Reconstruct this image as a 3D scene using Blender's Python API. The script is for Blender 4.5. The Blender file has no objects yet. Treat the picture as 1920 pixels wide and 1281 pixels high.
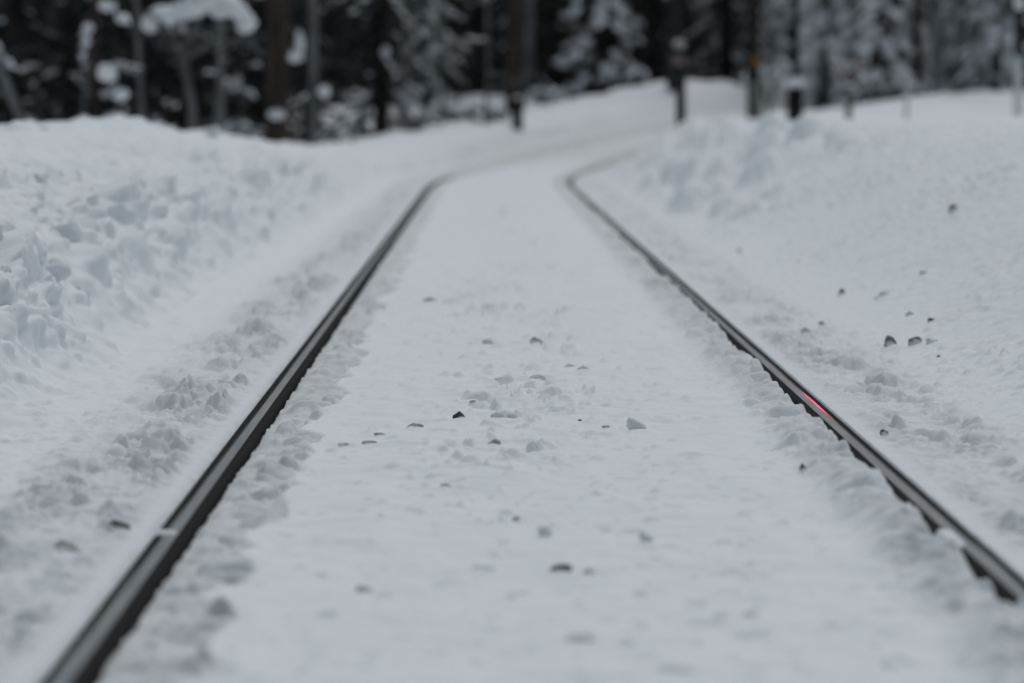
import bpy, bmesh, math, random
import numpy as np
from mathutils import Vector, Matrix

# ------------------------------------------------------------------ camera, light, exposure
scene = bpy.context.scene
C = scene.collection
RAD = math.radians

cam_d = bpy.data.cameras.new('camera')
cam_d.sensor_width = 36.0
cam_d.lens = 135.0
cam_d.clip_start = 0.05
cam_d.clip_end = 6000
cam_d.dof.use_dof = True
cam_d.dof.focus_distance = 10.35
cam_d.dof.aperture_fstop = 3.3
cam = bpy.data.objects.new('camera', cam_d)
C.objects.link(cam)
cam.location = (0, 0, 0.80)
PITCH = math.atan((640.5 - 205) / 7200.0)
YAW = math.atan((960 - 910) / 7213.0)
cam.rotation_euler = (math.pi / 2 - PITCH, 0, -YAW)
scene.camera = cam

SUN_EL, SUN_AZ = 60.0, 16.0                    # veiled sun over the forest ahead
world = bpy.data.worlds.new('World')
scene.world = world
world.use_nodes = True
wn = world.node_tree
wn.nodes.clear()
w_out = wn.nodes.new('ShaderNodeOutputWorld')
w_bg = wn.nodes.new('ShaderNodeBackground')
w_sky = wn.nodes.new('ShaderNodeTexSky')
w_sky.sky_type = 'NISHITA'
w_sky.sun_disc = False
w_sky.sun_elevation = RAD(SUN_EL)
w_sky.sun_rotation = RAD(SUN_AZ)
w_sky.dust_density = 3.0
w_hsv = wn.nodes.new('ShaderNodeHueSaturation')   # overcast: the cloud deck takes most of the blue out
w_hsv.inputs['Saturation'].default_value = 0.55
w_hsv.inputs['Hue'].default_value = 0.475
wn.links.new(w_sky.outputs[0], w_hsv.inputs['Color'])
wn.links.new(w_hsv.outputs[0], w_bg.inputs['Color'])
w_bg.inputs['Strength'].default_value = 0.098
wn.links.new(w_bg.outputs[0], w_out.inputs['Surface'])

sun_d = bpy.data.lights.new('sun', 'SUN')
sun_d.energy = 0.75
sun_d.angle = RAD(30)
sun_d.color = (0.93, 1.0, 0.98)
sun = bpy.data.objects.new('sun', sun_d)
C.objects.link(sun)
sun.rotation_euler = (RAD(90 - SUN_EL), 0, RAD(180 - SUN_AZ))

scene.view_settings.view_transform = 'Standard'
scene.view_settings.look = 'None'
scene.view_settings.exposure = -0.24
scene.view_settings.gamma = 1.0
scene.render.engine = 'CYCLES'
scene.cycles.use_denoising = True
scene.cycles.max_bounces = 6
scene.cycles.diffuse_bounces = 4
scene.cycles.sample_clamp_indirect = 4.0

# ------------------------------------------------------------------ helpers
def link(o, parent=None):
    C.objects.link(o)
    if parent is not None:
        o.parent = parent
    return o

def tag(o, label=None, cat=None, group=None, kind=None):
    if label: o['label'] = label
    if cat: o['category'] = cat
    if group: o['group'] = group
    if kind: o['kind'] = kind
    return o

def thing(name, loc=(0, 0, 0), rz=0.0):
    o = bpy.data.objects.new(name, None)
    o.empty_display_size = 0.1
    o.location = loc
    o.rotation_euler = (0, 0, rz)
    return link(o)

class MB:
    """collects verts and faces, links them as one mesh object"""
    def __init__(self):
        self.v, self.f = [], []
    def add(self, vs, fs):
        n = len(self.v)
        self.v.extend([tuple(p) for p in vs])
        self.f.extend([tuple(i + n for i in f) for f in fs])
    def tube(self, pts, rad, sides=8, cap=True, squash=1.0):
        """sweep along pts; rad: radii; squash flattens vertically in the local frame"""
        n = len(pts)
        vs = []
        for i, p in enumerate(pts):
            a = Vector(pts[max(i - 1, 0)]); b = Vector(pts[min(i + 1, n - 1)])
            d = (b - a).normalized()
            up = Vector((0, 0, 1)) if abs(d.z) < 0.95 else Vector((0, 1, 0))
            x = d.cross(up).normalized(); y = x.cross(d).normalized()
            for k in range(sides):
                th = 2 * math.pi * k / sides
                vs.append(Vector(p) + x * (math.cos(th) * rad[i]) + y * (math.sin(th) * rad[i] * squash))
        fs = []
        for i in range(n - 1):
            for k in range(sides):
                k2 = (k + 1) % sides
                fs.append((i * sides + k, i * sides + k2, (i + 1) * sides + k2, (i + 1) * sides + k))
        if cap:
            fs.append(tuple(reversed(range(sides))))
            fs.append(tuple((n - 1) * sides + k for k in range(sides)))
        self.add(vs, fs)
    def box(self, c, s, bev=0.0):
        x, y, z = c; a, b, h = s[0] / 2, s[1] / 2, s[2] / 2
        bm = bmesh.new()
        bmesh.ops.create_cube(bm, size=1.0, matrix=Matrix.Translation((x, y, z)) @ Matrix.Diagonal((a * 2, b * 2, h * 2, 1)))
        if bev:
            bmesh.ops.bevel(bm, geom=bm.edges[:], offset=bev, segments=2, affect='EDGES')
        bm.verts.index_update()
        self.add([v.co.copy() for v in bm.verts], [[v.index for v in f.verts] for f in bm.faces])
        bm.free()
    def blob(self, c, r, seed=0, sub=2, rough=0.25):
        rs = random.Random(seed)
        bm = bmesh.new()
        bmesh.ops.create_icosphere(bm, subdivisions=sub, radius=1.0)
        off = [(rs.uniform(-4, 4), rs.uniform(-4, 4), rs.uniform(-4, 4)) for _ in range(4)]
        bm.verts.index_update()
        vs = []
        for v in bm.verts:
            p = v.co
            k = 1.0
            for j, o in enumerate(off):
                fq = 1.6 * (j + 1)
                k += rough / (j + 1) * math.sin(p.x * fq + o[0]) * math.cos(p.y * fq + o[1]) * math.sin(p.z * fq + o[2] + p.x)
            vs.append((c[0] + p.x * r[0] * k, c[1] + p.y * r[1] * k, c[2] + p.z * r[2] * k))
        self.add(vs, [[v.index for v in f.verts] for f in bm.faces])
        bm.free()
    def mesh(self, name, mat, smooth=True):
        me = bpy.data.meshes.new(name)
        me.from_pydata(self.v, [], self.f)
        me.materials.append(mat)
        if smooth:
            me.polygons.foreach_set('use_smooth', np.ones(len(me.polygons), dtype=bool))
        me.update()
        return me
    def mesh2(self, name, mat, other, mat2):
        """this mesh and another in one, each with its own material (snow lying on twigs)"""
        n = len(self.f)
        self.add(other.v, other.f)
        me = self.mesh(name, mat, False)
        me.materials.append(mat2)
        k = np.zeros(len(self.f), np.int32); k[n:] = 1
        me.polygons.foreach_set('material_index', k)
        me.polygons.foreach_set('use_smooth', k.astype(bool))
        me.update()
        return me
    def build(self, name, mat, parent=None, smooth=True):
        return link(bpy.data.objects.new(name, self.mesh(name, mat, smooth)), parent)

def nodes(name):
    m = bpy.data.materials.new(name)
    m.use_nodes = True
    nt = m.node_tree
    return m, nt, nt.nodes['Principled BSDF']

def mat_noise(name, c1, c2, scale, rough=0.8, bump=0.0, bscale=None, stretch=(1, 1, 1), spec=0.3, metal=0.0, detail=5, lo=0.35, hi=0.65):
    m, nt, p = nodes(name)
    tc = nt.nodes.new('ShaderNodeTexCoord')
    mp = nt.nodes.new('ShaderNodeMapping'); mp.inputs['Scale'].default_value = stretch
    nz = nt.nodes.new('ShaderNodeTexNoise'); nz.inputs['Scale'].default_value = scale; nz.inputs['Detail'].default_value = detail
    cr = nt.nodes.new('ShaderNodeValToRGB')
    cr.color_ramp.elements[0].position = lo; cr.color_ramp.elements[0].color = (*c1, 1)
    cr.color_ramp.elements[1].position = hi; cr.color_ramp.elements[1].color = (*c2, 1)
    L = nt.links.new
    L(tc.outputs['Object'], mp.inputs['Vector']); L(mp.outputs[0], nz.inputs['Vector'])
    L(nz.outputs['Fac'], cr.inputs[0]); L(cr.outputs[0], p.inputs['Base Color'])
    p.inputs['Roughness'].default_value = rough
    p.inputs['Specular IOR Level'].default_value = spec
    p.inputs['Metallic'].default_value = metal
    if bump:
        n2 = nt.nodes.new('ShaderNodeTexNoise'); n2.inputs['Scale'].default_value = bscale or scale * 3; n2.inputs['Detail'].default_value = 6
        b = nt.nodes.new('ShaderNodeBump'); b.inputs['Strength'].default_value = bump; b.inputs['Distance'].default_value = 0.02
        L(mp.outputs[0], n2.inputs['Vector']); L(n2.outputs['Fac'], b.inputs['Height']); L(b.outputs[0], p.inputs['Normal'])
    return m

# ------------------------------------------------------------------ materials
def ground_snow_material():
    m, nt, p = nodes('trodden_snow')
    L = nt.links.new
    tc = nt.nodes.new('ShaderNodeTexCoord')
    at = nt.nodes.new('ShaderNodeAttribute'); at.attribute_name = 'dirt_shade'
    nz = nt.nodes.new('ShaderNodeTexNoise'); nz.inputs['Scale'].default_value = 14; nz.inputs['Detail'].default_value = 6
    L(tc.outputs['Object'], nz.inputs['Vector'])
    mr = nt.nodes.new('ShaderNodeMapRange'); mr.inputs[1].default_value = 0.3; mr.inputs[2].default_value = 0.7
    mr.inputs[3].default_value = 0.45; mr.inputs[4].default_value = 1.25
    L(nz.outputs['Fac'], mr.inputs[0])
    mu = nt.nodes.new('ShaderNodeMath'); mu.operation = 'MULTIPLY'; mu.use_clamp = True
    L(at.outputs['Fac'], mu.inputs[0]); L(mr.outputs[0], mu.inputs[1])
    mx = nt.nodes.new('ShaderNodeMix'); mx.data_type = 'RGBA'
    mx.inputs[6].default_value = (0.79, 0.815, 0.835, 1)
    mx.inputs[7].default_value = (0.47, 0.485, 0.46, 1)
    L(mu.outputs[0], mx.inputs[0]); L(mx.outputs[2], p.inputs['Base Color'])
    p.inputs['Roughness'].default_value = 0.7
    p.inputs['Specular IOR Level'].default_value = 0.15
    n2 = nt.nodes.new('ShaderNodeTexNoise'); n2.inputs['Scale'].default_value = 55; n2.inputs['Detail'].default_value = 5; n2.inputs['Roughness'].default_value = 0.65
    L(tc.outputs['Object'], n2.inputs['Vector'])
    b = nt.nodes.new('ShaderNodeBump'); b.inputs['Strength'].default_value = 0.35; b.inputs['Distance'].default_value = 0.006
    L(n2.outputs['Fac'], b.inputs['Height']); L(b.outputs[0], p.inputs['Normal'])
    return m

M_GROUND = ground_snow_material()
M_SNOW = mat_noise('tree_snow', (0.80, 0.82, 0.84), (0.88, 0.89, 0.90), 3, 0.75, 0.4, 8, spec=0.1)
M_NEEDLE = mat_noise('spruce_needles', (0.011, 0.014, 0.013), (0.17, 0.18, 0.18), 5.0, 0.8, spec=0.1, lo=.50, hi=.74)
M_FROST_NEEDLE = mat_noise('frosted_needles', (0.14, 0.15, 0.15), (0.72, 0.74, 0.75), 4, 0.85, spec=0.1)
M_BARK = mat_noise('dark_bark', (0.014, 0.013, 0.012), (0.045, 0.04, 0.037), 6, 0.9, 0.6, 12, stretch=(1, 1, 0.25), spec=0.1)
M_BROWN = mat_noise('brown_bark', (0.03, 0.023, 0.02), (0.07, 0.052, 0.045), 6, 0.9, 0.6, 12, stretch=(1, 1, 0.25), spec=0.1)
M_GREYBARK = mat_noise('grey_bark', (0.09, 0.095, 0.095), (0.20, 0.21, 0.215), 5, 0.9, 0.5, 12, stretch=(1, 1, 0.3), spec=0.1)
M_TWIG = mat_noise('bare_twigs', (0.07, 0.072, 0.07), (0.20, 0.21, 0.21), 9, 0.9, spec=0.1)
M_REDLEAF = mat_noise('dry_red_leaves', (0.12, 0.075, 0.06), (0.24, 0.17, 0.14), 12, 0.9, spec=0.1)
M_STEEL = mat_noise('rusty_rail_steel', (0.008, 0.0085, 0.009), (0.030, 0.031, 0.032), 60, 0.85, 0.5, 140, spec=0.06, lo=0.4, hi=0.8)
M_BLACK = mat_noise('black_paint', (0.008, 0.008, 0.009), (0.02, 0.02, 0.02), 8, 0.6, spec=0.3)
M_WHITE = mat_noise('white_paint', (0.55, 0.56, 0.57), (0.7, 0.71, 0.72), 8, 0.6, spec=0.3)
M_GREYPOST = mat_noise('grey_post', (0.15, 0.155, 0.15), (0.26, 0.265, 0.26), 9, 0.85, 0.3, spec=0.15)
M_WOODPOST = mat_noise('weathered_wood', (0.14, 0.14, 0.125), (0.24, 0.235, 0.21), 9, 0.9, 0.3, stretch=(1, 1, 0.2), spec=0.1)
M_BOX = mat_noise('reddish_grey_box', (0.12, 0.10, 0.098), (0.2, 0.175, 0.17), 9, 0.8, spec=0.2)
M_ORANGE = mat_noise('orange_paint', (0.26, 0.12, 0.012), (0.38, 0.19, 0.02), 12, 0.7, spec=0.2)
M_POLISH = mat_noise('polished_rail_crown', (0.105, 0.115, 0.12), (0.17, 0.183, 0.188), 40, 0.42, 0.0, stretch=(1, 0.08, 1), spec=0.3, metal=0.7)
M_EDGE = mat_noise('bright_rail_edge', (0.25, 0.26, 0.27), (0.36, 0.37, 0.38), 60, 0.10, 0.0, stretch=(1, 0.05, 1), spec=0.4, metal=0.9)
M_FROST = mat_noise('frost', (0.55, 0.57, 0.56), (0.72, 0.74, 0.74), 40, 0.7, spec=0.2)

M_OLDSNOW = mat_noise('old_snow', (0.34, 0.35, 0.35), (0.52, 0.53, 0.54), 20, 0.8, spec=0.1)

def lamp_material():
    m = bpy.data.materials.new('red_lamp'); m.use_nodes = True
    nt = m.node_tree; nt.nodes.clear()
    o = nt.nodes.new('ShaderNodeOutputMaterial'); e = nt.nodes.new('ShaderNodeEmission')
    e.inputs[0].default_value = (1.0, 0.02, 0.09, 1); e.inputs[1].default_value = 160
    nt.links.new(e.outputs[0], o.inputs[0])
    return m
M_LAMP = lamp_material()

# ------------------------------------------------------------------ noise
def h2(ix, iy, seed):
    with np.errstate(over='ignore'):
        n = ix.astype(np.uint32) * np.uint32(374761393) + iy.astype(np.uint32) * np.uint32(668265263) + np.uint32((seed * 362437 + 97) & 0xffffffff)
        n = (n ^ (n >> np.uint32(13))) * np.uint32(1274126177)
        n = (n ^ (n >> np.uint32(16))) * np.uint32(2246822519)
        n ^= n >> np.uint32(15)
    return n

def hf(ix, iy, seed):
    return (h2(ix, iy, seed) & np.uint32(0xffffff)).astype(np.float32) / np.float32(16777216.0)

def vnoise(x, y, seed):
    """gradient noise, about -0.7..0.7"""
    x = x.astype(np.float32); y = y.astype(np.float32)
    xi = np.floor(x); yi = np.floor(y)
    fx = x - xi; fy = y - yi
    xi = xi.astype(np.int32); yi = yi.astype(np.int32)
    u = fx * fx * fx * (fx * (fx * 6 - 15) + 10); v = fy * fy * fy * (fy * (fy * 6 - 15) + 10)
    def g(a, b):
        th = hf(xi + a, yi + b, seed) * np.float32(2 * math.pi)
        return np.cos(th) * (fx - a) + np.sin(th) * (fy - b)
    n0 = g(0, 0) * (1 - u) + g(1, 0) * u
    n1 = g(0, 1) * (1 - u) + g(1, 1) * u
    return n0 * (1 - v) + n1 * v

def bumps(x, y, cell, seed, prob, rmin, rmax, power=4.0, asp=0.55):
    """randomly turned, unequal lumps; height in units of the lump radius"""
    x = (x / cell).astype(np.float32); y = (y / cell).astype(np.float32)
    xi = np.floor(x).astype(np.int32); yi = np.floor(y).astype(np.int32)
    out = np.zeros_like(x)
    for a in (-1, 0, 1):
        for b in (-1, 0, 1):
            cx, cy = xi + a, yi + b
            r1 = hf(cx, cy, seed); r2 = hf(cx, cy, seed + 1); r3 = hf(cx, cy, seed + 2); r4 = hf(cx, cy, seed + 3)
            dx = x - (cx + r1); dy = y - (cy + r2)
            th = r4 * np.float32(2 * math.pi)
            c, s = np.cos(th), np.sin(th)
            p = c * dx + s * dy; q = (-s * dx + c * dy) / (asp + (1 - asp) * r1)
            rr = rmin + (rmax - rmin) * r3 * r3
            d2 = (p * p + q * q) / (rr * rr)
            on = ((r2 * 7.31 + r3 * 3.17) % 1.0) < prob
            hgt = np.clip(1 - d2 ** (power / 2), 0, None) * rr * (0.6 + 0.6 * r2)
            # tilt: one end of each lump stands up higher
            hgt = hgt * np.clip(1 + 0.45 * p / rr, 0, 2)
            out = np.maximum(out, np.where(on, hgt, 0))
    return out * cell

def sstep(a, b, x):
    t = np.clip((x - a) / (b - a), 0, 1)
    return t * t * (3 - 2 * t)

# ------------------------------------------------------------------ track line: straight, then a right-hand curve
XC, Y0, RC, ARC = 0.147, 39.0, 130.0, RAD(32)
S1 = Y0 + RC * ARC
def track_xy(s, t):
    s = np.asarray(s, float); t = np.asarray(t, float)
    a = np.clip((s - Y0) / RC, 0, ARC)
    x = XC + RC * (1 - np.cos(a)); y = np.where(s < Y0, s, Y0 + RC * np.sin(a))
    ex = np.clip(s - S1, 0, None)
    x = x + ex * np.sin(a); y = y + ex * np.cos(a)
    return x + t * np.cos(a), y - t * np.sin(a), a

def track_z(s):
    q = np.clip(s - 48.0, 0, 14.0)
    return 0.0010 * q * q + np.clip(s - 62.0, 0, 20) * 0.028

def st_of(x, y):
    if y < Y0: return y, x - XC
    cx = XC + RC
    a = math.atan2(y - Y0, cx - x)
    if a <= ARC:
        return Y0 + RC * a, RC - math.hypot(cx - x, y - Y0)
    ex, ey = cx - RC * math.cos(ARC), Y0 + RC * math.sin(ARC)
    dx, dy = x - ex, y - ey
    return S1 + dx * math.sin(ARC) + dy * math.cos(ARC), dx * math.cos(ARC) - dy * math.sin(ARC)

# crest height of the ploughed bank along the track, left and right
LH = (np.array([-30, 5, 15, 19, 23, 28, 34, 40, 46, 52, 59, 64, 68, 72, 77, 83, 89, 98, 104, 130]),
      np.array([.74, .74, .72, .69, .72, .66, .55, .43, .34, .30, .28, .25, .18, .22, .40, .55, .50, .26, .26, .5]))
RH = (np.array([-30, 8, 18, 30, 44, 50, 55, 62, 75, 100, 130]),
      np.array([.70, .72, .74, .70, .60, .55, .50, .42, .25, .2, .2]))

def profile(s, t):
    """large shape only"""
    z = track_z(s)
    foot = 1.38 + 0.16 * vnoise(s * 0.55, s * 0 + 1, 201) + 0.07 * vnoise(s * 2.1, s * 0 + 2, 202) * (s < 60)
    el = np.clip(-t - foot, 0, None); er = np.clip(t - 1.02, 0, None)
    hl = np.interp(s, *LH); hr = np.interp(s, *RH)
    # left: steep ploughed face, crest, then the forest floor a little lower
    face = np.clip(el / 1.12, 0, 1)
    prof = (1 - (1 - face) ** 1.75) * (0.6 + 0.4 * sstep(0, 0.22, face))
    back = 1.05 * sstep(1.25, 4.5, el) * (1 - 0.35 * sstep(66, 80, s))
    z = z + hl * prof - back * np.minimum(hl + .1, .75)
    # right: gentle slope to a rolling plateau
    fr = np.clip(er / np.interp(s, [22, 42, 56], [1.75, 1.15, 0.75]), 0, 1)
    z = z + hr * (fr * 0.55 + 0.45 * sstep(0.1, 1.0, fr))
    z = z - 0.30 * sstep(30, 44, s) * sstep(3.0, 6.5, t) * (1 - sstep(70, 80, s))
    return z

RAIL_T = 0.74
HALF = 0.0335

def terrain(s, t):
    z = profile(s, t)
    near = 1 - sstep(60, 95, s)
    bankL = sstep(1.14, 1.56, -t) * (1 - 0.55 * sstep(2.25, 2.7, -t))
    bankR = sstep(1.05, 1.5, t)
    cen = 1 - sstep(0.50, 0.60, np.abs(t))
    outL = sstep(0.80, 0.86, -t) * (1 - sstep(1.02, 1.22, -t))
    outR = sstep(0.80, 0.86, t) * (1 - sstep(0.98, 1.16, t))
    dirt_shade = np.zeros_like(z)
    # warp so that lumps lose their round outline
    wx = vnoise(t * 9, s * 9, 5) * 0.05 + vnoise(t * 27, s * 27, 6) * 0.018
    wy = vnoise(t * 9, s * 9, 7) * 0.05 + vnoise(t * 27, s * 27, 8) * 0.018
    tt, ss = t + wx, s + wy
    wide = sstep(0.9, 2.6, np.abs(t))
    big = vnoise(t * 0.7, s * 0.45, 1)
    mid = vnoise(tt * 2.6, ss * 2.0, 2)
    fine = vnoise(tt * 8, ss * 8, 3)
    finer = vnoise(tt * 22, ss * 22, 4)
    z = z + wide * (0.07 * big + 0.03 * mid) + 0.012 * mid * cen + 0.004 * fine * cen
    # ---- left bank: broken clods and blocks, smoother above
    ta = tt - 1.2 * profile(s, t)               # measured along the sloping face
    b1 = bumps(ta, ss * 0.7, 0.30, 11, 0.5, 0.25, 0.75, 2.4)
    b2 = bumps(ta, ss * 0.7, 0.12, 21, 0.5, 0.2, 0.8, 2.6)
    b3 = bumps(ta, ss, 0.045, 31, 0.55, 0.25, 0.8, 3)
    low = 1 - sstep(1.7, 2.6, -t)
    big3 = np.abs(vnoise(ta * 2.0, ss * 1.5, 203)) - 0.5 * np.abs(vnoise(ta * 5, ss * 4.2, 204))
    amp = 0.55 + 0.6 * sstep(-0.2, 0.3, vnoise(ta * 1.1, s * 0.55, 210))
    dl = bankL * near * amp * (0.38 * b1 * (0.5 + 0.5 * low) + 0.40 * b2 * (0.15 + 0.85 * low) + 0.4 * b3 * (0.1 + 0.9 * low) + 0.07 * big3 * (0.5 + 0.5 * low) + 0.024 * vnoise(ta * 8, ss * 8, 206) + 0.010 * vnoise(ta * 20, ss * 20, 207) * low)
    z = z + dl * 0.75
    shift = dl * 0.85 * low                     # clods stand out from the face, not straight up
    # knobs on the crest
    z = z + sstep(2.2, 2.4, -t) * (1 - sstep(2.9, 3.2, -t)) * near * 0.5 * bumps(t, s * 0.5, 0.3, 41, 0.4, 0.2, 0.4, 2)
    # ---- right bank: smooth slope peppered with small clods, lumpier half way up
    c1 = bumps(tt, ss, 0.16, 51, 0.32, 0.12, 0.38, 2.5)
    c0 = bumps(tt, ss * 0.7, 0.36, 55, 0.6, 0.2, 0.6, 3)
    zone = sstep(1.12, 1.35, t) * (1 - sstep(2.1, 2.7, t)) * sstep(19, 27, s) * (1 - 0.75 * sstep(45, 52, s))
    z = z + zone * (0.72 * c0 + 0.25 * c1 + 0.05 * mid)
    c2 = bumps(tt, ss, 0.055, 61, 0.6, 0.16, 0.6, 2.5)
    c3 = bumps(tt, ss * 0.8, 0.03, 64, 0.55, 0.2, 0.7, 2.5)
    belt = sstep(1.3, 1.8, t) * (1 - sstep(2.2, 3.0, t))
    dots = 0.35 + 0.65 * sstep(-0.05, 0.25, vnoise(t * 1.3, s * 0.8, 71))
    z = z + bankR * near * ((0.35 + 0.65 * belt) * (0.55 * c1 + 0.016 * fine) * dots + (0.85 * c2 + 0.62 * c3) * dots * (1 - 0.6 * sstep(2.4, 3.4, t)) + 0.008 * finer)
    # ---- flats outside the rails: churned, dirty snow thrown up by the plough
    o1 = bumps(tt, ss * 0.85, 0.085, 81, 0.7, 0.25, 0.85, 4)
    o2 = bumps(tt, ss, 0.034, 91, 0.65, 0.25, 0.8, 3)
    patch = 0.4 + 0.6 * sstep(-0.2, 0.2, vnoise(t * 5, s * 1.6, 95))
    rg = 0.35 - np.abs(vnoise(tt * 13 + ss * 6, ss * 11, 96)) - 0.6 * np.abs(vnoise(tt * 31 + ss * 9, ss * 26, 97))
    z = z + (outL * 0.6 + outR * 0.45) * patch * near * (o1 + 0.9 * o2) + (outL * 0.055 + outR * 0.04) * patch * rg + (outL + outR) * 0.006 * finer
    flatL = sstep(0.98, 1.12, -t) * (1 - sstep(1.36, 1.5, -t))
    flatR = sstep(0.94, 1.06, t) * (1 - sstep(1.05, 1.3, t))
    z = z + (flatL * 0.5 + flatR * 0.7) * near * (0.6 * c3 + 0.6 * c2 + 0.25 * o2 * dots) + flatL * 0.006 * fine
    dirt_shade += (outL * 0.44 + outR * 0.38) * patch * (1 - sstep(50, 58, s))
    # ---- between the rails: smooth, wind-rippled, littered down the middle
    lit = sstep(6.6, 8.6, s) * np.exp(-((t + 0.05 - 0.08 * vnoise(s * 0.5, s * 0 + 3, 15)) / 0.26) ** 2) * (0.35 + 0.65 * sstep(-0.15, 0.25, vnoise(t * 2, s * 0.7, 16)))
    d1 = bumps(tt, ss * 0.8, 0.12, 101, 0.42, 0.10, 0.36, 3)
    d2 = bumps(tt, ss, 0.05, 111, 0.45, 0.12, 0.5, 3)
    rip = np.clip(vnoise(tt * 5, ss * 14 + tt * 5, 17), 0, 1)
    ridge = np.clip(0.10 - np.abs(vnoise(tt * 6 + 2, ss * 5 - tt * 4, 33)), 0, 1)
    z = z + cen * near * (lit * (0.95 * d1 + 0.75 * d2 + 0.12 * ridge) + 0.006 * rip * lit + 0.32 * d2 + 0.014 * vnoise(t * 4, s * 1.8, 211) + 0.006 * vnoise(tt * 12, ss * 5, 212) + 0.015 * ridge + 0.005 * fine + 0.001 * finer)
    dirt_shade += cen * lit * 0.25 * sstep(0.008, 0.02, d1)
    # ---- left rail, inner side: trough of squeezed grey snow, ragged scalloped lip
    edge = -0.560 + 0.05 * vnoise(s * 1.7, s * 0, 18) + 0.085 * vnoise(tt * 4, s * 3.0, 19) + 0.020 * vnoise(tt * 10, ss * 7, 22)
    inb = (1 - sstep(edge - 0.022, edge + 0.006, t)) * sstep(-0.80, -0.76, t)
    lump = bumps(tt, ss * 0.8, 0.07, 121, 0.75, 0.3, 0.85, 3)
    lump2 = bumps(tt, ss, 0.028, 131, 0.7, 0.3, 0.8, 3)
    z = z + inb * (1 - 0.8 * sstep(46, 54, s)) * (-0.015 + (0.22 + 0.78 * sstep(-0.695, -0.64, t)) * (0.48 * lump + 0.3 * lump2) + 0.012 * fine + 0.007 * finer) - inb * 0.006 * sstep(-0.68, -0.71, t)
    dirt_shade += inb * (1 - 0.7 * sstep(46, 54, s)) * (0.46 + 0.4 * fine) * sstep(-0.74, -0.70, t)
    # ---- right rail, inner side: a rolled lip of lumps curling towards the rail
    redge = 0.555 + 0.05 * vnoise(s * 2.3, s * 0 + 9, 23)
    rb = sstep(redge - 0.06, redge + 0.05, t) * (1 - sstep(0.665, 0.700, t + 0.010 * vnoise(s * 4, s * 0, 24) + 0.005 * vnoise(s * 40, t * 20, 25)))
    bil = 0.55 - np.abs(vnoise(tt * 7 + 3, ss * 6.5, 141)) * 1.5 + 0.7 * vnoise(tt * 4, ss * 3.2, 142)
    z = z + rb * (0.008 + 0.055 * np.clip(bil, -0.2, 1.2) * sstep(redge - 0.05, redge + 0.07, t) + 0.22 * lump2 + 0.30 * lump + 0.006 * finer)
    rdrop = sstep(0.672, 0.702, t + 0.010 * vnoise(s * 4, s * 0, 24) + 0.006 * vnoise(s * 40, t * 20, 25)) * (1 - sstep(0.80, 0.81, t))
    z = z - 0.025 * rdrop * (t < RAIL_T)
    dirt_shade += rb * (0.30 + 0.5 * np.clip(mid + 0.2, 0, 1)) * sstep(0.5, 0.62, t)
    # ---- smooth compacted strip just outside each rail, flush with its head
    for sg in (-1, 1):
        q = sg * t
        st = sstep(RAIL_T + HALF - 0.012, RAIL_T + HALF, q) * (1 - sstep(0.815, 0.86, q))
        z = z + st * (0.002 + 0.0015 * vnoise(t * 20, s * 5, 26))
        dirt_shade += st * 0.22
    # ---- bed under the rails, with a few places where snow lies across the head
    nib = 0.0035 * vnoise(s * 55, t * 0, 27) + 0.003 * vnoise(s * 18, t * 0 + 3, 28)
    for sg in (-1, 1):
        q = sg * t
        bed = sstep(RAIL_T - HALF - 0.004, RAIL_T - HALF + 0.004, q) * (1 - sstep(RAIL_T + HALF - 0.004, RAIL_T + HALF + 0.001, q + nib))
        cover = np.zeros_like(z)
        if sg < 0:
            cover = np.maximum(cover, 0.83 * np.exp(-((s - 7.22 - 0.5 * (q - RAIL_T)) / 0.055) ** 2) * sstep(RAIL_T - 0.024, RAIL_T - 0.006, q))
            cover = np.maximum(cover, sstep(43.5, 47.5, s))
        else:
            cover = np.maximum(cover, np.exp(-((s - 7.12) / 0.17) ** 4) * (1 - sstep(-0.004, 0.004, q - RAIL_T + 0.004)))
            cover = np.maximum(cover, sstep(53, 57.5, s))
        zb = track_z(s) + np.where(cover > 0.02, -0.05 + 0.056 * np.clip(cover * 1.25, 0, 1), -0.05)
        z = z * (1 - bed) + zb * bed
        dirt_shade = dirt_shade * (1 - bed) + 0.25 * bed
    # far end of the cutting: dirty rail grooves, and the shade of the curve's dip painted grey
    z = z + 0.09 * np.clip(vnoise(t * 1.4, s * 0.8, 205) + 0.15, 0, 1) * sstep(50, 58, s) * (1 - sstep(3, 4, np.abs(t)))
    dirt_shade += 0.22 * sstep(44, 52, s) * (1 - sstep(0.95, 1.6, np.abs(t))) * sstep(0.35, 0.6, np.abs(t))
    dirt_shade += 0.30 * sstep(50, 58, s) * (1 - sstep(1.6, 2.4, np.abs(t)))  # shade lying in the dip, put into the snow colour
    # far bank behind the curve: soft humps
    far = sstep(62, 70, s) * sstep(1.2, 2.4, -t)
    z = z + far * (0.16 * vnoise(s * 0.35, t * 0.2, 29) + 0.16 * vnoise(s * 0.8, t * 0.5, 30) + 0.10 * np.abs(vnoise(s * 1.5, t * 1.2, 34)))
    hump = np.clip(vnoise(s * 0.30 + 4, t * 0.36, 208) + 0.12, 0, 1) + 0.5 * np.clip(vnoise(s * 0.8, t * 0.9, 209), 0, 1)
    z = z + 0.42 * hump * sstep(62, 76, s) * sstep(1.6, 3.2, np.abs(t)) * (1 - sstep(14, 22, np.abs(t)))
    return z, np.clip(dirt_shade, 0, 1), shift

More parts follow.
